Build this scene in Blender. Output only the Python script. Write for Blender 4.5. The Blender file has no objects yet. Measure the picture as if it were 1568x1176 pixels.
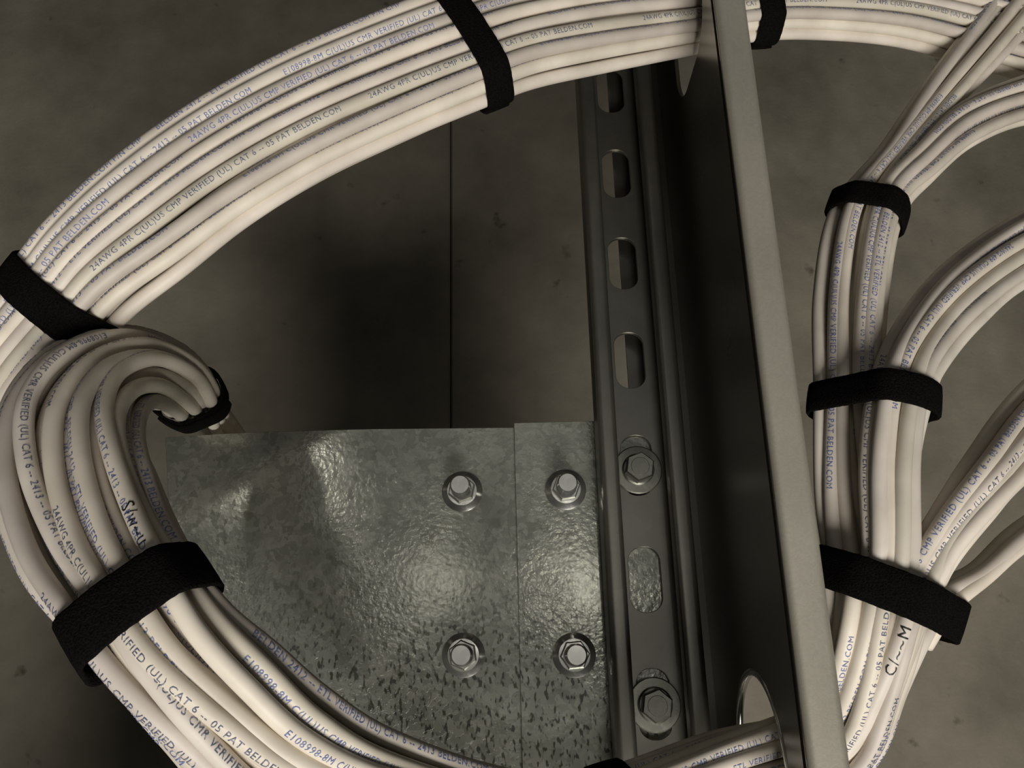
import bpy, bmesh, math, random
import numpy as np
from mathutils import Vector, Matrix, Euler
random.seed(7)
sc = bpy.context.scene
# ---------------------------------------------------------------- camera
F = 1263.0
cam_d = bpy.data.cameras.new("camera"); cam = bpy.data.objects.new("camera", cam_d)
sc.collection.objects.link(cam); sc.camera = cam
PITCH, ROLL = math.radians(18), math.radians(-1.4)
R = Matrix.Rotation(PITCH, 3, 'X') @ Matrix.Rotation(ROLL, 3, 'Z')
C = Vector((0, -0.42*math.sin(PITCH), 0.42*math.cos(PITCH)))
cam.matrix_world = Matrix.Translation(C) @ R.to_4x4()
cam_d.sensor_width = 36; cam_d.lens = 36*F/1568; cam_d.clip_start = 0.01
sc.view_settings.view_transform = 'Standard'

def at(u, v, z):
    """image pixel (u, v) -> world position (metres) at height z"""
    d = R @ Vector(((u-784)/F, -(v-588)/F, -1))
    return C + d*((z-C.z)/d.z)

# ---------------------------------------------------------------- materials
def mat(name):
    m = bpy.data.materials.new(name); m.use_nodes = True
    nt = m.node_tree; b = nt.nodes["Principled BSDF"]
    return m, nt, b
def N(nt, t, **kw):
    n = nt.nodes.new(t)
    for k, v in kw.items():
        if k in n.inputs.keys(): n.inputs[k].default_value = v
        else: setattr(n, k, v)
    return n
def ramp(nt, fac, stops):
    r = nt.nodes.new("ShaderNodeValToRGB")
    el = r.color_ramp.elements
    while len(el) < len(stops): el.new(0.5)
    for e, (p, c) in zip(el, stops):
        e.position = p; e.color = (*c, 1) if len(c) == 3 else c
    nt.links.new(fac, r.inputs[0]); return r
def bump(nt, b, h, strength, dist):
    n = N(nt, "ShaderNodeBump", Strength=strength, Distance=dist)
    nt.links.new(h, n.inputs["Height"]); nt.links.new(n.outputs[0], b.inputs["Normal"]); return n

def galvanized(name, lo, hi, r0, r1, scale=260, metal=0.9, bs=0.25, flecks=False, cellw=0.2):
    m, nt, b = mat(name); L = nt.links
    tc = N(nt, "ShaderNodeTexCoord")
    ns = N(nt, "ShaderNodeTexNoise", Scale=18.0, Detail=6.0)
    L.new(tc.outputs["Object"], ns.inputs["Vector"])
    vo = N(nt, "ShaderNodeTexVoronoi", Scale=float(scale))
    n2 = N(nt, "ShaderNodeTexNoise", Scale=160.0, Detail=3.0)
    L.new(tc.outputs["Object"], n2.inputs["Vector"])
    mixv = N(nt, "ShaderNodeMix", data_type='RGBA'); mixv.inputs[0].default_value = 0.012
    L.new(tc.outputs["Object"], mixv.inputs[6]); L.new(n2.outputs["Color"], mixv.inputs[7])
    L.new(mixv.outputs[2], vo.inputs["Vector"])
    sep = N(nt, "ShaderNodeSeparateColor"); L.new(vo.outputs["Color"], sep.inputs[0])
    ad = N(nt, "ShaderNodeMath", operation='MULTIPLY_ADD'); ad.inputs[1].default_value = cellw
    L.new(sep.outputs[0], ad.inputs[0])
    sb = N(nt, "ShaderNodeMath", operation='MULTIPLY'); sb.inputs[1].default_value = 0.9
    L.new(ns.outputs[0], sb.inputs[0]); L.new(sb.outputs[0], ad.inputs[2])
    cr = ramp(nt, ad.outputs[0], [(0.3, lo), (0.8, hi)])
    col = cr.outputs[0]
    if flecks:
        mp = N(nt, "ShaderNodeMapping"); mp.inputs["Scale"].default_value = (1, 0.5, 1); mp.inputs["Rotation"].default_value = (0, 0, 0.7)
        L.new(tc.outputs["Object"], mp.inputs[0])
        v2 = N(nt, "ShaderNodeTexNoise", Scale=520.0, Detail=1.5); L.new(mp.outputs[0], v2.inputs["Vector"])
        f1 = ramp(nt, v2.outputs[0], [(0.56, (0, 0, 0)), (0.64, (1, 1, 1))])
        sx = N(nt, "ShaderNodeSeparateXYZ"); L.new(tc.outputs["Object"], sx.inputs[0])
        n5 = N(nt, "ShaderNodeMath", operation='MULTIPLY_ADD'); n5.inputs[1].default_value = 0.09
        L.new(ns.outputs[0], n5.inputs[0]); L.new(sx.outputs[1], n5.inputs[2])
        g = N(nt, "ShaderNodeMapRange"); g.inputs[1].default_value = -0.035; g.inputs[2].default_value = -0.095
        L.new(n5.outputs[0], g.inputs[0])
        mu = N(nt, "ShaderNodeMath", operation='MULTIPLY'); L.new(f1.outputs[0], mu.inputs[0]); L.new(g.outputs[0], mu.inputs[1])
        mu2 = N(nt, "ShaderNodeMath", operation='MULTIPLY'); mu2.inputs[1].default_value = .75; L.new(mu.outputs[0], mu2.inputs[0])
        mx = N(nt, "ShaderNodeMix", data_type='RGBA'); L.new(mu2.outputs[0], mx.inputs[0]); L.new(col, mx.inputs[6])
        mx.inputs[7].default_value = (0.012, 0.014, 0.012, 1); col = mx.outputs[2]
        v3 = N(nt, "ShaderNodeTexNoise", Scale=420.0, Detail=2.0); L.new(tc.outputs["Object"], v3.inputs["Vector"])
        pz = ramp(nt, ns.outputs[0], [(.42, (.25, .25, .25)), (.58, (1, 1, 1))])
        hh = N(nt, "ShaderNodeMath", operation='MULTIPLY'); L.new(v3.outputs[0], hh.inputs[0]); L.new(pz.outputs[0], hh.inputs[1])
        b1 = N(nt, "ShaderNodeBump", Strength=.22, Distance=.0009); L.new(hh.outputs[0], b1.inputs["Height"])
        b2 = N(nt, "ShaderNodeBump", Strength=bs, Distance=.0003); L.new(sep.outputs[1], b2.inputs["Height"]); L.new(b1.outputs[0], b2.inputs["Normal"])
        L.new(b2.outputs[0], b.inputs["Normal"])
    else:
        bump(nt, b, sep.outputs[1], bs, 0.0003)
    L.new(col, b.inputs["Base Color"])
    rr = N(nt, "ShaderNodeMapRange"); rr.inputs[3].default_value = r0; rr.inputs[4].default_value = r1
    L.new(ad.outputs[0], rr.inputs[0]); L.new(rr.outputs[0], b.inputs["Roughness"])
    b.inputs["Metallic"].default_value = metal
    return m
M_plate = galvanized("galvanized_sheet", (0.145, 0.15, 0.126), (0.31, 0.315, 0.27), 0.13, 0.22, 300, 0.64, 0.28, True, .28)
M_strut = galvanized("galvanized_strut", (0.16, 0.155, 0.133), (0.26, 0.25, 0.217), 0.28, 0.40, 150, 0.85, 0.04, False, .08)
M_rail = galvanized("rail_steel", (0.18, 0.175, 0.152), (0.24, 0.23, 0.20), 0.24, 0.34, 120, 0.9, 0.02, False, .03)
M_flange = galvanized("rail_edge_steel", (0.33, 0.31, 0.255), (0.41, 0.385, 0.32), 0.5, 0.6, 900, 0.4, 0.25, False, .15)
M_zinc = galvanized("zinc_fastener", (0.5, 0.5, 0.47), (0.7, 0.7, 0.65), 0.16, 0.28, 300, .9, 0.03)
M_bolt = galvanized("dull_bolt", (0.22, 0.22, 0.19), (0.35, 0.35, 0.30), 0.28, 0.4, 300, 0.9, 0.05)

m, nt, b = mat("cable_jacket"); M_cable = m
tc = N(nt, "ShaderNodeTexCoord"); n1 = N(nt, "ShaderNodeTexNoise", Scale=55.0, Detail=4.0)
nt.links.new(tc.outputs["Object"], n1.inputs["Vector"])
cr = ramp(nt, n1.outputs[0], [(0.3, (0.61, 0.56, 0.485)), (0.7, (0.77, 0.715, 0.63))])
at_ = N(nt, "ShaderNodeAttribute", attribute_name="tone")
mx = N(nt, "ShaderNodeMix", data_type='RGBA', blend_type='MULTIPLY'); mx.inputs[0].default_value = 1
nt.links.new(cr.outputs[0], mx.inputs[6]); nt.links.new(at_.outputs["Color"], mx.inputs[7])
nt.links.new(mx.outputs[2], b.inputs["Base Color"])
b.inputs["Roughness"].default_value = 0.5; b.inputs["Specular IOR Level"].default_value = .35
def ink(name, c):
    m, nt, b = mat(name); tc = N(nt, "ShaderNodeTexCoord"); n = N(nt, "ShaderNodeTexNoise", Scale=900.0, Detail=2.0)
    nt.links.new(tc.outputs["Object"], n.inputs["Vector"])
    cr = ramp(nt, n.outputs[0], [(.45, c), (.75, (.38, .38, .43))]); nt.links.new(cr.outputs[0], b.inputs["Base Color"]); b.inputs["Roughness"].default_value = .6
    return m
M_ink = ink("print_ink_blue", (0.11, 0.15, 0.38)); M_ink2 = ink("print_ink_dark", (0.08, 0.095, 0.17))
M_pen, nt, b = mat("marker_ink"); b.inputs["Base Color"].default_value = (.012, .012, .012, 1)

m, nt, b = mat("velcro_black"); M_velcro = m
tc = N(nt, "ShaderNodeTexCoord"); n1 = N(nt, "ShaderNodeTexNoise", Scale=1500.0, Detail=3.0)
nt.links.new(tc.outputs["Object"], n1.inputs["Vector"])
cr = ramp(nt, n1.outputs[0], [(0.3, (0.002, 0.002, 0.002)), (0.75, (0.008, 0.007, 0.006))])
nt.links.new(cr.outputs[0], b.inputs["Base Color"]); b.inputs["Roughness"].default_value = 0.95
b.inputs["Specular IOR Level"].default_value = 0.05
bump(nt, b, n1.outputs[0], 0.8, 0.0008)

def concrete(name, lo, hi, pit=True):
    m, nt, b = mat(name); L = nt.links
    tc = N(nt, "ShaderNodeTexCoord")
    n1 = N(nt, "ShaderNodeTexNoise", Scale=7.0, Detail=10.0, Roughness=0.62); L.new(tc.outputs["Object"], n1.inputs["Vector"])
    n2 = N(nt, "ShaderNodeTexNoise", Scale=26.0, Detail=4.0); L.new(tc.outputs["Object"], n2.inputs["Vector"])
    n3 = N(nt, "ShaderNodeTexNoise", Scale=260.0, Detail=3.0); L.new(tc.outputs["Object"], n3.inputs["Vector"])
    cr = ramp(nt, n1.outputs[0], [(0.3, lo), (0.7, hi)]); out = cr.outputs[0]
    pits = ramp(nt, n2.outputs[0], [(0.26, (0.4, 0.38, 0.35)), (0.33, (1, 1, 1))])
    mx = N(nt, "ShaderNodeMix", data_type='RGBA', blend_type='MULTIPLY'); mx.inputs[0].default_value = 1
    L.new(out, mx.inputs[6]); L.new(pits.outputs[0], mx.inputs[7])
    L.new(mx.outputs[2], b.inputs["Base Color"]); b.inputs["Roughness"].default_value = 0.8
    bump(nt, b, n3.outputs[0], 0.25, 0.001); return m
M_conc = concrete("concrete", (0.125, 0.112, 0.084), (0.27, 0.245, 0.187))
M_wall = concrete("wall_paint", (0.10, 0.098, 0.09), (0.14, 0.135, 0.125))

# ---------------------------------------------------------------- helpers
def link(o, parent=None):
    sc.collection.objects.link(o)
    if parent: o.parent = parent
    return o
def obj_from(name, verts, faces, material, parent=None, smooth=False):
    me = bpy.data.meshes.new(name); me.from_pydata([tuple(v) for v in verts], [], faces)
    me.materials.append(material)
    if smooth: me.polygons.foreach_set("use_smooth", [True]*len(me.polygons))
    me.update(); return link(bpy.data.objects.new(name, me), parent)
def empty(name, loc=(0, 0, 0)):
    e = bpy.data.objects.new(name, None); e.empty_display_size = 0.02; e.location = loc; sc.collection.objects.link(e); return e
def rrect(cx, cy, w, h, r, n=8):
    pts = []
    for sx, sy, a0 in ((1, 1, 0), (-1, 1, 90), (-1, -1, 180), (1, -1, 270)):
        for i in range(n+1):
            a = math.radians(a0+90*i/n)
            pts.append((cx+sx*(w/2-r)+r*math.cos(a), cy+sy*(h/2-r)+r*math.sin(a)))
    return pts
def sheet(name, outlines, thick, material, matrix=None, parent=None, bev=0.0002):
    """flat sheet with holes (first outline = border)"""
    cu = bpy.data.curves.new(name, 'CURVE'); cu.dimensions = '2D'; cu.fill_mode = 'BOTH'
    for pts in outlines:
        s = cu.splines.new('POLY'); s.points.add(len(pts)-1)
        for p, q in zip(s.points, pts): p.co = (q[0], q[1], 0, 1)
        s.use_cyclic_u = True
    cu.extrude = thick/2-bev; cu.bevel_depth = bev; cu.bevel_resolution = 1; cu.offset = -bev
    o = bpy.data.objects.new("tmp", cu); sc.collection.objects.link(o)
    dg = bpy.context.evaluated_depsgraph_get(); me = bpy.data.meshes.new_from_object(o.evaluated_get(dg))
    bpy.data.objects.remove(o); me.name = name
    if matrix: me.transform(matrix)
    me.materials.clear(); me.materials.append(material)
    return link(bpy.data.objects.new(name, me), parent)
def sweep_profile(name, prof, y0, y1, material, parent=None, closed=True):
    n = len(prof); vs = [(x, y0, z) for x, z in prof]+[(x, y1, z) for x, z in prof]
    fs = [(i, (i+1) % n, n+(i+1) % n, n+i) for i in range(n)]
    fs += [tuple(range(n))[::-1], tuple(range(n, 2*n))]
    o = obj_from(name, vs, fs, material, parent)
    bm = bmesh.new(); bm.from_mesh(o.data); bmesh.ops.recalc_face_normals(bm, faces=bm.faces); bm.to_mesh(o.data); bm.free()
    return o
def thick_path(path, t):
    out = []
    for i, p in enumerate(path):
        a = Vector(path[max(i-1, 0)]); c = Vector(path[min(i+1, len(path)-1)]); q = Vector(p)
        d1 = (q-a).normalized() if i > 0 else (c-q).normalized(); d2 = (c-q).normalized() if i < len(path)-1 else d1
        n1 = Vector((-d1.y, d1.x)); n2 = Vector((-d2.y, d2.x)); n = (n1+n2); n.normalize()
        out.append(q+n*t/max(n.dot(n1), 0.5))
    return [tuple(p) for p in path]+[tuple(p) for p in reversed(out)]
def arc(cx, cz, r, a0, a1, n=6):
    return [(cx+r*math.cos(math.radians(a0+(a1-a0)*i/n)), cz+r*math.sin(math.radians(a0+(a1-a0)*i/n))) for i in range(n+1)]

# ---------------------------------------------------------------- strut channel
SX = 0.0608; HW = 0.0205; SH = 0.021
Y0, Y1 = -0.72, 0.5
strut = empty("strut_channel")
slotY0 = at(965, 554, 0).y
PS = 0.0546
slots = [rrect(SX-.0005, slotY0+PS*k, 0.0150, 0.0300, 0.0068) for k in range(-12, 9)]
web = sheet("slotted_web", [[(SX-HW+.003, Y0), (SX+HW-.003, Y0), (SX+HW-.003, Y1), (SX-HW+.003, Y1)]]+slots, 0.0026, M_strut,
            Matrix.Translation((0, 0, 0.0013)), strut)
for s, nm in ((-1, "left"), (1, "right")):
    base = [(HW-.0035, 0.0)]+arc(HW-.003, .003, .003, -90, 0)+arc(HW-.003, SH-.003, .003, 0, 90)+arc(HW-.0065, SH-.0025, .0025, 90, 180)+[(HW-.009, SH-.0085)]
    out = thick_path(base, 0.0024)
    prof = [(SX+s*x, z) for x, z in out]
    o = sweep_profile("side_"+nm, prof, Y0, Y1, M_strut, strut)
    for p in o.data.polygons: p.use_smooth = len(p.vertices) == 4
    md = o.modifiers.new("e", 'EDGE_SPLIT'); md.split_angle = math.radians(40)

# ---------------------------------------------------------------- tray side rail with cable ports
rail = empty("cable_tray_side_rail")
RX = 0.0905; RH = 0.115; RW = 0.0135
holeY = at(1150, 1130, 0.055).y
topY = at(1075, 15, 0.07).y
def ring(cx, cy, r, n=40): return [(cx+r*math.cos(2*math.pi*i/n), cy+r*math.sin(2*math.pi*i/n)) for i in range(n)]
mt = Matrix(((0, 0, 1, RX+0.001), (1, 0, 0, 0), (0, 1, 0, 0), (0, 0, 0, 1)))
HR = .033
sheet("web_plate", [[(Y0, -.012), (Y1, -.012), (Y1, RH-.002), (Y0, RH-.002)], ring(holeY-.009, .058, HR),
                    rrect(topY+.012, 0.066, 0.092, 0.062, 0.02)], 0.002, M_rail, mt, rail)
def torus(name, c, ax_u, ax_v, Rr, r, material, parent, n=48, k=8):
    vs = []; fs = []; nn = ax_u.cross(ax_v)
    for i in range(n):
        a = 2*math.pi*i/n; d = ax_u*math.cos(a)+ax_v*math.sin(a)
        for j in range(k):
            q = 2*math.pi*j/k; vs.append(c+d*(Rr+r*math.cos(q))+nn*r*math.sin(q))
    for i in range(n):
        for j in range(k): fs.append((i*k+j, ((i+1) % n)*k+j, ((i+1) % n)*k+(j+1) % k, i*k+(j+1) % k))
    return obj_from(name, vs, fs, material, parent, True)
torus("port_rim", Vector((RX+.001, holeY-.009, .058)), Vector((0, 1, 0)), Vector((0, 0, 1)), HR, .0017, M_zinc, rail)
path = [(RX, RH-.006)]+arc(RX+.003, RH-.003, .003, 180, 90)+arc(RX+RW-.003, RH-.003, .003, 90, 0)+[(RX+RW, RH-.016)]
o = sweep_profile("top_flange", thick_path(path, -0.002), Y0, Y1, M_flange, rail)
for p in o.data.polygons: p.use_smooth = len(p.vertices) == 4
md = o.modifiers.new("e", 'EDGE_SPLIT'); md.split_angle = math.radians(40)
sweep_profile("added_bottom_flange", [(SX, -.012), (RX, -.012), (RX, -.010), (SX, -.010)], Y0, Y1, M_rail, rail)  # added flange, reaches under the strut to tie the rail in

# ---------------------------------------------------------------- splice plates
xa = at(787, 650, 0).x
ytop = at(787, 651, 0).y
xl = at(250, 668, 0).x
main = [(xl, at(250, 668, 0).y), (at(380, 660, 0).x, at(380, 660, 0).y), (at(560, 655, 0).x, at(560, 655, 0).y),
        (xa+.012, ytop-.0008), (xa+.012, Y0), (-.30, Y0), (-.28, -.36), (xl+.03, -.29), (xl+.032, -.18), (xl+.012, -.10)]  # unseen front part is widened leftwards to shade the floor
sheet("tray_bottom_plate", [main[::-1]], 0.002, M_plate, Matrix.Translation((0, 0, -.0033)))
sheet("splice_plate", [[(xa, ytop+.0012), (xa, Y0), (SX+HW-.002, Y0), (SX+HW-.002, ytop+.0012)]], 0.002, M_plate, Matrix.Translation((0, 0, -.0011)))

# ---------------------------------------------------------------- fasteners
def lathe(bm, prof, n=40, off=(0, 0, 0)):
    rings = []
    for r, z in prof:
        rings.append([bm.verts.new((off[0]+r*math.cos(2*math.pi*i/n), off[1]+r*math.sin(2*math.pi*i/n), off[2]+z)) for i in range(n)])
    for a, b_ in zip(rings, rings[1:]):
        for i in range(n):
            f = bm.faces.new((a[i], a[(i+1) % n], b_[(i+1) % n], b_[i])); f.smooth = True
    bm.faces.new(rings[-1])
def hexprism(bm, af, z0, z1, rot, ch):
    R_ = af/math.sqrt(3)
    def ringp(rr, z): return [bm.verts.new((rr*math.cos(rot+math.pi/3*i), rr*math.sin(rot+math.pi/3*i), z)) for i in range(6)]
    a = ringp(R_, z0); b_ = ringp(R_, z1-ch); c = ringp(R_*.9, z1)
    for p, q in ((a, b_), (b_, c)):
        for i in range(6): bm.faces.new((p[i], p[(i+1) % 6], q[(i+1) % 6], q[i]))
    bm.faces.new(c)
def fin(bm, name, material, loc, tilt=(0, 0, 0)):
    bmesh.ops.recalc_face_normals(bm, faces=bm.faces)
    me = bpy.data.meshes.new(name); bm.to_mesh(me); bm.free(); me.materials.append(material)
    o = bpy.data.objects.new(name, me); o.location = loc; o.rotation_euler = tilt; sc.collection.objects.link(o)
    md = o.modifiers.new("e", 'EDGE_SPLIT'); md.split_angle = math.radians(35)
    return o
for i, (u, v, z0) in enumerate(((708, 753, -.0023), (866, 750, 0), (710, 1003, -.0023), (879, 1003, 0))):
    bm = bmesh.new()
    lathe(bm, [(.0100, 0), (.0100, .0010), (.0094, .0014), (.0078, .0028), (.0072, .0034), (.005, .0036)])
    hexprism(bm, .0118, .0015, .0082, random.random(), .0014)
    th = [(.0044, .007)]
    z = .008
    while z < .0175: th += [(.0049, z), (.0045, z+.0005)]; z += .001
    th += [(.0047, .0180), (.0041, .0188)]
    lathe(bm, th)
    p = at(u, v, z0); fin(bm, "flange_nut_with_bolt", M_zinc, (p.x, p.y, z0-.0001))
for u, v in ((980, 720), (1004, 1079)):
    bm = bmesh.new()
    lathe(bm, [(.0118, 0), (.0118, .0014), (.0113, .0018), (.007, .0020), (.005, .002)])
    lathe(bm, [(.0078, .002), (.0078, .0032), (.007, .0038), (.004, .0038)])
    hexprism(bm, .0128, .0038, .0098, .35, .0012)
    lathe(bm, [(.0045, .0097), (.0042, .0100)], 24)
    p = at(u, v, .0026); o = fin(bm, "hex_bolt", M_bolt, (SX-.0005, p.y, .0025))

# ---------------------------------------------------------------- cables
RC = 0.0030
ALL = {}
def catmull(P, sub=10):
    P = np.asarray(P, float); n = len(P); out = []
    Q = np.vstack([2*P[0]-P[1], P, 2*P[-1]-P[-2]])
    for i in range(n-1):
        p0, p1, p2, p3 = Q[i], Q[i+1], Q[i+2], Q[i+3]
        for k in range(sub):
            t = k/sub
            out.append(0.5*((2*p1)+(-p0+p2)*t+(2*p0-5*p1+4*p2-p3)*t*t+(-p0+3*p1-3*p2+p3)*t**3))
    out.append(P[-1]); return np.array(out)
def frames(pts):
    T = np.gradient(pts, axis=0); T /= np.linalg.norm(T, axis=1)[:, None]
    Z = np.array([0, 0.12, 1.0]); S = np.cross(T, Z); S /= np.linalg.norm(S, axis=1)[:, None]
    U = np.cross(S, T); return T, S, U
STR = ["24AWG 4PR C(UL)US CMP VERIFIED (UL) CAT 6 -- 05 PAT BELDEN.COM ",
       "E108998-8M C(UL)US CMR VERIFIED (UL) CAT 6 -- 2413 -- 05 PAT BELDEN.COM ",
       "BELDEN 2412 -- ETL VERIFIED (UL) CAT 6 -- 2413 BELDEN.COM P/N CMP "]
TXT = {}
def textmesh(s, size):
    if s in TXT: return TXT[s]
    cu = bpy.data.curves.new("t", 'FONT'); cu.body = s; cu.size = size; cu.resolution_u = 2; cu.offset = 0; cu.space_character = 1.12
    o = bpy.data.objects.new("tmp", cu); sc.collection.objects.link(o)
    dg = bpy.context.evaluated_depsgraph_get(); me = bpy.data.meshes.new_from_object(o.evaluated_get(dg)); bpy.data.objects.remove(o)
    bm = bmesh.new(); bm.from_mesh(me)
    for k in range(8):
        y = size*(-0.1+0.11*k)
        bmesh.ops.bisect_plane(bm, geom=bm.verts[:]+bm.edges[:]+bm.faces[:], plane_co=(0, y, 0), plane_no=(0, 1, 0))
    bmesh.ops.triangulate(bm, faces=bm.faces[:])
    bm.to_mesh(me); bm.free()
    V = np.array([v.co[:2] for v in me.vertices]); Fc = np.array([p.vertices[:] for p in me.polygons])
    V[:, 1] -= size*0.35
    TXT[s] = (V, Fc, V[:, 0].max()); return TXT[s]
def build_tubes(name, cables, tones, parent=None, r=RC, k=12):
    vs = []; fs = []; base = 0; tn = []
    ang = np.arange(k)*2*math.pi/k
    for pts, tone in zip(cables, tones):
        T, S, U = frames(pts); n = len(pts)
        ring_ = pts[:, None, :]+r*(np.cos(ang)[None, :, None]*S[:, None, :]+np.sin(ang)[None, :, None]*U[:, None, :])
        vs.append(ring_.reshape(-1, 3)); tn += [tone]*(n*k)
        i = np.arange(n-1)[:, None]*k; j = np.arange(k)[None, :]; j2 = (j+1) % k
        q = np.stack([i+j, i+j2, i+k+j2, i+k+j], -1).reshape(-1, 4)+base
        fs += q.tolist()
        fs.append([base+x for x in range(k)]); fs.append([base+(n-1)*k+x for x in range(k)][::-1])
        base += n*k
    V = np.vstack(vs)
    me = bpy.data.meshes.new(name); me.from_pydata(V.tolist(), [], fs); me.materials.append(M_cable)
    me.polygons.foreach_set("use_smooth", [True]*len(me.polygons))
    ca = me.color_attributes.new("tone", 'FLOAT_COLOR', 'POINT')
    ca.data.foreach_set("color", np.array(tn, float).ravel())
    me.update(); return link(bpy.data.objects.new(name, me), parent)
def build_text(name, items, material, parent):
    VV = []; FF = []; base = 0
    for pts, s0, s, dr, phi, size in items:
        V, Fc, W = textmesh(s, size)
        seg = np.linalg.norm(np.diff(pts, axis=0), axis=1); cum = np.concatenate([[0], np.cumsum(seg)])
        L = cum[-1]
        if s0+W > L: continue
        x = V[:, 0] if dr > 0 else W-V[:, 0]
        ss = s0+x; T, S, U = frames(pts)
        def ip(A): return np.stack([np.interp(ss, cum, A[:, c]) for c in range(3)], 1)
        P_, S_, U_ = ip(pts), ip(S), ip(U)
        a = phi+dr*V[:, 1]/RC
        rr = RC+0.00007
        VV.append(P_+rr*(np.cos(a)[:, None]*S_+np.sin(a)[:, None]*U_)); FF.append(Fc+base); base += len(V)
    if not VV: return
    me = bpy.data.meshes.new(name); me.from_pydata(np.vstack(VV).tolist(), [], np.vstack(FF).tolist()); me.materials.append(material)
    me.update(); link(bpy.data.objects.new(name, me), parent)
def pack(n, rows):
    mid = (rows-1)/2; out = []
    for i in range(rows):
        cnt = max(1, n-int(round(abs(i-mid)*1.0)))
        if rows % 2 == 0: cnt = n-int(abs(i-mid)+.5)+(0 if i > mid else 1)
        for j in range(cnt): out.append(((j-(cnt-1)/2)/((n-1)/2), (i-mid)/max(mid, .5), i == rows-1))
    return out
def bundle(name, st, n, rows, seed=0, jit=0.22, twist=0.0, textdir=1, parent=None, dens=.75):
    rnd = random.Random(seed)
    offs = pack(n, rows); mid = (rows-1)/2
    cables = []; tones = []; texts = [[], []]
    MS = []
    for s in st:
        A = at(s[0], s[1], s[4]); B = at(s[2], s[3], s[4]); MS.append(((A+B)/2, (B-A)/2))
    UU = []
    for k in range(len(st)):
        t = (MS[min(k+1, len(st)-1)][0]-MS[max(k-1, 0)][0]).normalized(); s = MS[k][1].normalized()
        u = s.cross(t)
        if u.length < .2: u = Vector((0, 0, 1))
        u.normalize()
        if k == 0:
            if u.z < 0: u = -u
        elif u.dot(UU[-1]) < 0: u = -u
        UU.append(u)
    for a, b_, top in offs:
        P = []
        ph = rnd.random()*6.28; fr = rnd.uniform(.5, .9)
        for k, s in enumerate(st):
            hm = s[5] if len(s) > 5 else 1
            M, S = MS[k]; w = S.length; U = UU[k]
            th = twist*(k/(len(st)-1)-.5); a2 = a*math.cos(th)-b_*math.sin(th)*.5; b2 = b_*math.cos(th)+a*math.sin(th)*.5
            dome = 0.35*(1-a2*a2)
            h = max(mid, .5)*RC*1.75*hm
            wob = jit*RC
            p = M+S*(a2*max(w-RC, .001)/w)+U*((b2*.8+dome)*h)
            p += S.normalized()*wob*math.sin(ph+fr*k)+U*(wob*.7*math.sin(ph*2+fr*1.3*k))
            P.append(p)
        c = catmull(P); cables.append(c)
        g = rnd.uniform(.80, 1.06); tones.append((g, g*rnd.uniform(.97, 1.0), g*rnd.uniform(.93, .99), 1))
        if b_ > -0.2:
            sidx = rnd.randrange(3); seg = np.linalg.norm(np.diff(c, axis=0), axis=1).sum()
            s0 = rnd.uniform(0, .1); size = .0031
            W = textmesh(STR[sidx], size)[2]
            which = rnd.random() < .75
            phi = math.pi/2-a*.35*1+rnd.uniform(-.8, .8)
            while s0+W < seg:
                if rnd.random() < dens: texts[0 if which else 1].append((c, s0, STR[sidx], textdir, phi, size))
                s0 += W+rnd.uniform(.0, .05)
    o = build_tubes(name, cables, tones, parent)
    build_text("jacket_print_blue", texts[0], M_ink, o); build_text("jacket_print_black", texts[1], M_ink2, o)
    ALL[seed] = cables; return o

A_st = [(1640, -20, 1640, 140, .02), (1520, -50, 1500, 100, .03), (1380, -60, 1380, 66, .045), (1250, -60, 1250, 54, .055), (1150, -60, 1155, 58, .062), (1045, -68, 1055, 80, .072),
        (900, -72, 928, 106, .09), (775, -50, 820, 130, .102), (678, -18, 742, 160, .110), (560, 28, 630, 206, .116), (420, 88, 500, 266, .12),
        (290, 162, 378, 340, .122, 1.1), (170, 250, 280, 415, .122, 1.2), (82, 338, 205, 470, .12, 1.3), (18, 420, 160, 515, .115, 1.3), (-50, 510, 90, 585, .105, 1.3), (-120, 620, 20, 670, .09), (-170, 760, -40, 780, .08)]
OA = bundle("cable_bundle", A_st, 9, 4, seed=1, textdir=-1, twist=.1, jit=.22, dens=.9)
D_st = [(1450, 932, 1258, 856, .088), (1425, 990, 1265, 910, .09), (1395, 1065, 1262, 985, .083), (1350, 1176, 1250, 1050, .07), (1250, 1250, 1195, 1085, .062),
        (1080, 1290, 1095, 1115, .066), (900, 1360, 900, 1178, .08), (690, 1370, 760, 1170, .10), (480, 1320, 600, 1122, .125), (330, 1240, 500, 1065, .145),
        (235, 1150, 420, 995, .155), (165, 1065, 352, 930, .16), (112, 985, 305, 855, .16), (40, 880, 270, 785, .155), (0, 760, 244, 712, .148, 1.1),
        (0, 655, 230, 668, .138, 1.2), (54, 568, 230, 634, .125, 1.1), (142, 514, 242, 620, .108), (226, 524, 258, 628, .082, 1.1), (280, 560, 270, 640, .045, 1.2),
        (314, 594, 284, 646, .003, 1.1), (340, 622, 308, 660, -.045), (380, 690, 360, 740, -.12)]
OD = bundle("cable_bundle", D_st, 7, 5, seed=2, jit=.65, twist=.6, textdir=-1, dens=.9)
bundle("cable_bundle", [(1560, -110, 1650, -40, .02), (1500, 0, 1575, 50, .035), (1400, 140, 1455, 180, .05), (1345, 225, 1390, 250, .06), (1275, 320, 1345, 325, .07),
        (1250, 450, 1325, 440, .075), (1248, 590, 1320, 590, .08), (1246, 750, 1325, 750, .08), (1256, 850, 1340, 880, .08), (1260, 940, 1350, 980, .075)], 4, 3, seed=3, textdir=1, jit=.5)
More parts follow.
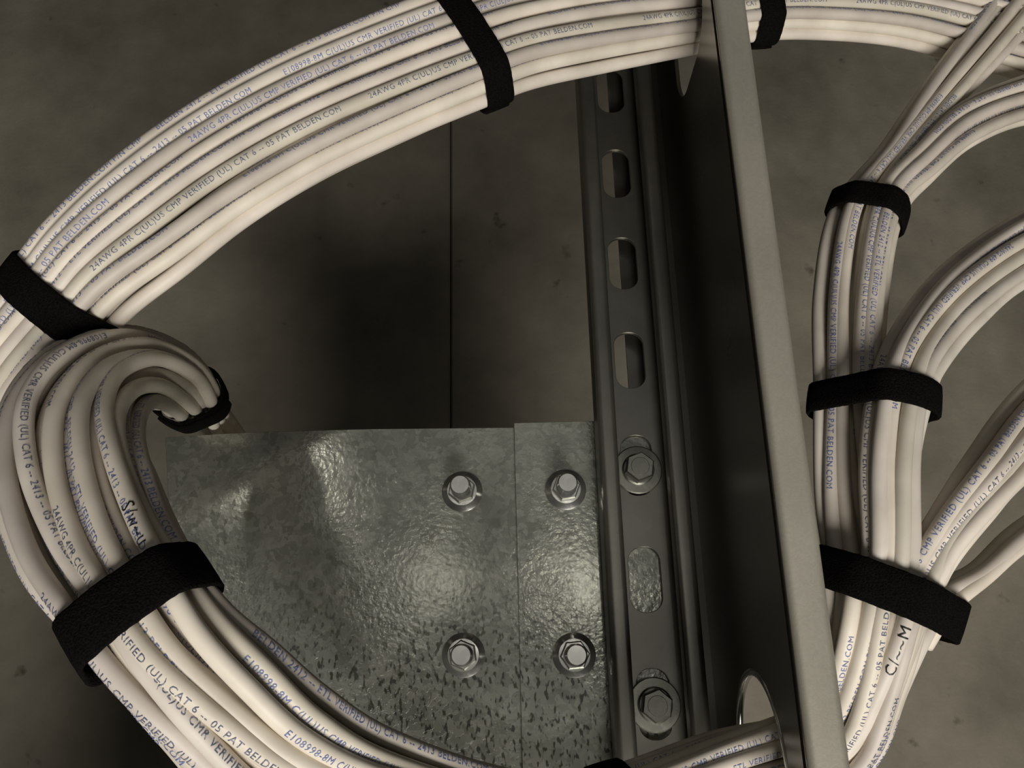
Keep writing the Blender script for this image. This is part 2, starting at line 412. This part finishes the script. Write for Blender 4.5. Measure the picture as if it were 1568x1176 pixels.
bundle("cable_bundle", [(1680, 90, 1680, 190, .03), (1568, 115, 1568, 195, .04), (1460, 160, 1490, 228, .055), (1390, 230, 1430, 280, .065), (1330, 310, 1388, 325, .072),
        (1305, 430, 1362, 425, .08), (1292, 590, 1350, 590, .085), (1300, 750, 1370, 750, .085), (1325, 860, 1410, 900, .085), (1310, 950, 1395, 985, .075)], 4, 3, seed=4, textdir=1, jit=.5)
bundle("cable_bundle", [(1690, 290, 1690, 400, .06), (1568, 327, 1568, 440, .07), (1450, 402, 1495, 500, .085), (1370, 492, 1445, 560, .095), (1325, 590, 1425, 605, .1),
        (1308, 710, 1405, 705, .1), (1312, 840, 1402, 860, .096), (1305, 900, 1395, 930, .088), (1290, 1000, 1375, 1030, .07)], 5, 3, seed=5, textdir=1, jit=.5)
bundle("cable_bundle", [(1700, 480, 1700, 630, .08), (1568, 592, 1568, 735, .09), (1485, 690, 1515, 800, .1), (1420, 780, 1465, 870, .098), (1365, 865, 1445, 920, .093), (1325, 960, 1415, 1000, .075)], 5, 3, seed=6, textdir=-1, jit=.5)
bundle("cable_bundle", [(1700, 710, 1700, 780, .07), (1568, 795, 1568, 850, .08), (1490, 862, 1512, 898, .085), (1420, 900, 1465, 940, .085), (1375, 960, 1430, 990, .075)], 3, 2, seed=8, textdir=-1, jit=.3)

# handwritten marker scribbles on two jackets
def scribble(key, owner, u, v, z, s, size):
    best = None
    ray = np.array((at(u, v, 0)-C).normalized()); Cn = np.array(C)
    for c in ALL[key]:
        rel = c-Cn; tt = rel@ray; dd = np.linalg.norm(rel-tt[:, None]*ray, axis=1); i = int(dd.argmin())
        if dd[i] < RC*.9 and (best is None or tt[i] < best[0]): best = (tt[i], c, i)
    if not best: print("no scribble"); return
    _, c, i = best; cum = np.concatenate([[0], np.cumsum(np.linalg.norm(np.diff(c, axis=0), axis=1))])
    build_text("marker_scribble", [(c, cum[i]-.012, s, -1, math.pi/2, size)], M_pen, owner)
scribble(2, OD, 212, 790, .15, "S/w~u", .0058)
scribble(2, OD, 1365, 1010, .08, "C/~~M", .0055)

# ---------------------------------------------------------------- velcro straps
def hull2(pts):
    pts = sorted(set(pts))
    def half(ps):
        h = []
        for p in ps:
            while len(h) > 1 and (h[-1][0]-h[-2][0])*(p[1]-h[-2][1])-(h[-1][1]-h[-2][1])*(p[0]-h[-2][0]) <= 0: h.pop()
            h.append(p)
        return h
    a = half(pts); b_ = half(pts[::-1]); return a[:-1]+b_[:-1]
def crossings(P0, T, rad, use):
    out = []; Tn = np.array(T); Pn = np.array(P0)
    for c in [c for k_ in ALL if (use is None or k_ in use) for c in ALL[k_]]:
        d = (c-Pn)@Tn
        for i in np.where(d[:-1]*d[1:] <= 0)[0]:
            f = d[i]/(d[i]-d[i+1]+1e-12); q = c[i]+(c[i+1]-c[i])*f-Pn
            if np.linalg.norm(q) > rad: continue
            t = c[i+1]-c[i]; t = t/np.linalg.norm(t); t = t*np.sign(t@Tn); out.append((q, t))
    return out
def strap(P0, T, rad=.05, w=.0135, tail=(0.05, 0.4), name="velcro_cable_strap", use=None, auto=1.0, slack=0.0):
    T = T.normalized()
    cs = crossings(P0, T, rad, use)
    if not cs: print("strap empty", P0); return
    mt_ = Vector(np.mean([t for q, t in cs], axis=0)).normalized()
    T = (T*(1-auto)+mt_*auto).normalized()
    S = T.cross(Vector((0, .1, 1))).normalized(); U = S.cross(T)
    pts = []
    for dq in (-.45, 0, .45):
        for q, t in crossings(P0+T*(w*dq), T, rad, use):
            x, y = float(q@np.array(S)), float(q@np.array(U))
            for k in range(16):
                a = 2*math.pi*k/16; pts.append((x+(RC+.0006+slack)*math.cos(a), y+(RC+.0006+slack)*math.sin(a)))
    h = hull2(pts); n = 96
    H = np.array(h+[h[0]]); seg = np.linalg.norm(np.diff(H, axis=0), axis=1); cum = np.concatenate([[0], np.cumsum(seg)])
    t = np.linspace(0, cum[-1], n, endpoint=False)
    X = np.stack([np.interp(t, cum, H[:, 0]), np.interp(t, cum, H[:, 1])], 1)
    for _ in range(3): X = (np.roll(X, 1, 0)+2*X+np.roll(X, -1, 0))/4
    tg = np.roll(X, -1, 0)-np.roll(X, 1, 0); nr = np.stack([tg[:, 1], -tg[:, 0]], 1); nr /= np.linalg.norm(nr, axis=1)[:, None]
    prof = [(-.5, .0), (-.5, .0009), (-.46, .0013), (-.2, .0015), (.2, .0015), (.46, .0013), (.5, .0009), (.5, 0)]
    vs = []; fs = []
    def band(idxs, off, closed, ww, skew=0):
        base = len(vs); m_ = len(prof)
        for kk, i in enumerate(idxs):
            for a, hh in prof:
                q = X[i % n]+nr[i % n]*(hh+off+random.uniform(0, .00012)); vs.append(P0+S*q[0]+U*q[1]+T*(a*ww+skew*kk/len(idxs)+random.uniform(-.0001, .0001)))
        N_ = len(idxs)
        for i in range(N_ if closed else N_-1):
            for j in range(m_):
                fs.append((base+i*m_+j, base+((i+1) % N_)*m_+j, base+((i+1) % N_)*m_+(j+1) % m_, base+i*m_+(j+1) % m_))
        if not closed:
            fs.append(tuple(base+j for j in range(m_))[::-1]); fs.append(tuple(base+(N_-1)*m_+j for j in range(m_)))
    band(list(range(n)), 0, True, w)
    band(list(range(int(tail[0]*n), int(tail[1]*n))), .0013, False, w*.97, w*.12)
    o = obj_from(name, vs, fs, M_velcro, None, True)
    bm = bmesh.new(); bm.from_mesh(o.data); bmesh.ops.recalc_face_normals(bm, faces=bm.faces); bm.to_mesh(o.data); bm.free()
    return o
def S_(u, v, z, du, dv, dz=0, **kw):
    a = at(u, v, z); c = at(u+du, v+dv, z+dz); strap(a, c-a, **kw)
S_(715, 75, .108, -181, 64, w=.0125, use=(1,), auto=.6)
S_(88, 460, .115, -65, 110, w=.014, use=(1,), auto=.8)
S_(280, 604, .040, 14, 10, -.03, rad=.03, use=(2,), w=.020)
S_(212, 945, .16, -55, -80, w=.0155, use=(2,))
S_(948, 1265, .078, -100, 10, use=(2,))
S_(1150, -10, .062, -100, 0, use=(1,))
S_(1330, 327, .07, -16, 60, w=.0125, rad=.04, auto=.6, use=(3, 4))
S_(1335, 615, .09, -4, 60, w=.0125, rad=.036, auto=.6, use=(3, 4, 5))
S_(1354, 906, .09, -42, 100, w=.0150, rad=.05, auto=.4, slack=.0008)

# ---------------------------------------------------------------- room shell
FZ = -0.42; CZ = 2.2
xs = at(690, 400, FZ).x
rects = [(-2.2, -2.2, xs, 2.2), (xs, -2.2, 2.2, 2.2)]
bm = bmesh.new()
for x0, y0, x1, y1 in rects:
    g = .0006; x0 += g; y0 += g; x1 -= g; y1 -= g; e = .0018
    lo = [bm.verts.new(p) for p in ((x0, y0, -.03), (x1, y0, -.03), (x1, y1, -.03), (x0, y1, -.03))]
    md_ = [bm.verts.new(p) for p in ((x0, y0, -e), (x1, y0, -e), (x1, y1, -e), (x0, y1, -e))]
    hi = [bm.verts.new(p) for p in ((x0+e, y0+e, 0), (x1-e, y0+e, 0), (x1-e, y1-e, 0), (x0+e, y1-e, 0))]
    for p, q in ((lo, md_), (md_, hi)):
        for i in range(4): bm.faces.new((p[i], p[(i+1) % 4], q[(i+1) % 4], q[i]))
    bm.faces.new(hi); bm.faces.new(lo[::-1])
me = bpy.data.meshes.new("floor"); bm.to_mesh(me); bm.free(); me.materials.append(M_conc)
fl = bpy.data.objects.new("floor", me); fl.location = (0, 0, FZ); sc.collection.objects.link(fl)
def box(name, x0, x1, y0, y1, z0, z1, material):
    vs = [(x, y, z) for x in (x0, x1) for y in (y0, y1) for z in (z0, z1)]
    fs = [(0, 1, 3, 2), (4, 6, 7, 5), (0, 4, 5, 1), (2, 3, 7, 6), (0, 2, 6, 4), (1, 5, 7, 3)]
    return obj_from(name, vs, fs, material)
box("wall_left", -2.3, -2.2, -2.3, 2.3, FZ-.03, CZ, M_wall); box("wall_right", 2.2, 2.3, -2.3, 2.3, FZ-.03, CZ, M_wall)
box("wall_back", -2.2, 2.2, 2.2, 2.3, FZ-.03, CZ, M_wall); box("wall_front", -2.2, 2.2, -2.3, -2.2, FZ-.03, CZ, M_wall)
box("ceiling", -2.3, 2.3, -2.3, 2.3, CZ, CZ+.1, M_wall)
bm = bmesh.new()
lathe(bm, [(.04, 0), (.04, .005), (.012, .008), (.012, -FZ-.020), (.03, -FZ-.016), (.03, -FZ-.012)], 32)
fin(bm, "added_support_pedestal", M_bolt, (.072, -.16, FZ))  # added pedestal, hidden below the plate, props the strut and rail off the floor

# ---------------------------------------------------------------- lights
def area(name, loc, tgt, size, e, col=(1, .93, .82)):
    l = bpy.data.lights.new(name, 'AREA'); l.shape = 'DISK'; l.size = size; l.energy = e; l.color = col
    o = bpy.data.objects.new(name, l); o.location = loc; o.rotation_euler = (Vector(tgt)-Vector(loc)).to_track_quat('-Z', 'Y').to_euler(); sc.collection.objects.link(o)
area("room_light", (.26, -1.2, 1.12), (0, 0, 0), .7, 26, (1, .96, .90))
area("overhead_fill", (0, .1, 2.15), (0, .1, 0), 1.6, 1.8, (1, .98, .94))  # added soft fill, replaces the ambient that the walls block
def refl(u, v, D, size, e, ang=13):  # added narrow spots, each aimed to mirror one highlight off the plate
    p = at(u, v, 0); d = p-C; d.z = -d.z; d.normalize(); loc = p+d*D
    l = bpy.data.lights.new("plate_glint_spot", 'SPOT'); l.energy = e; l.color = (1, .95, .86); l.shadow_soft_size = size; l.spot_size = math.radians(ang); l.spot_blend = .9
    o = bpy.data.objects.new("plate_glint_spot", l); o.location = loc; o.rotation_euler = (-d).to_track_quat('-Z', 'Y').to_euler(); sc.collection.objects.link(o)
refl(430, 722, 1.3, .03, 1.7, 7)
refl(670, 890, 1.5, .025, .55, 7)
refl(885, 900, 1.5, .025, 1.0, 6.5)
w = bpy.data.worlds.new("room_ambient"); sc.world = w; w.use_nodes = True
w.node_tree.nodes["Background"].inputs[0].default_value = (.95, .97, 1, 1); w.node_tree.nodes["Background"].inputs[1].default_value = .05
print("cables", sum(len(v) for v in ALL.values()))
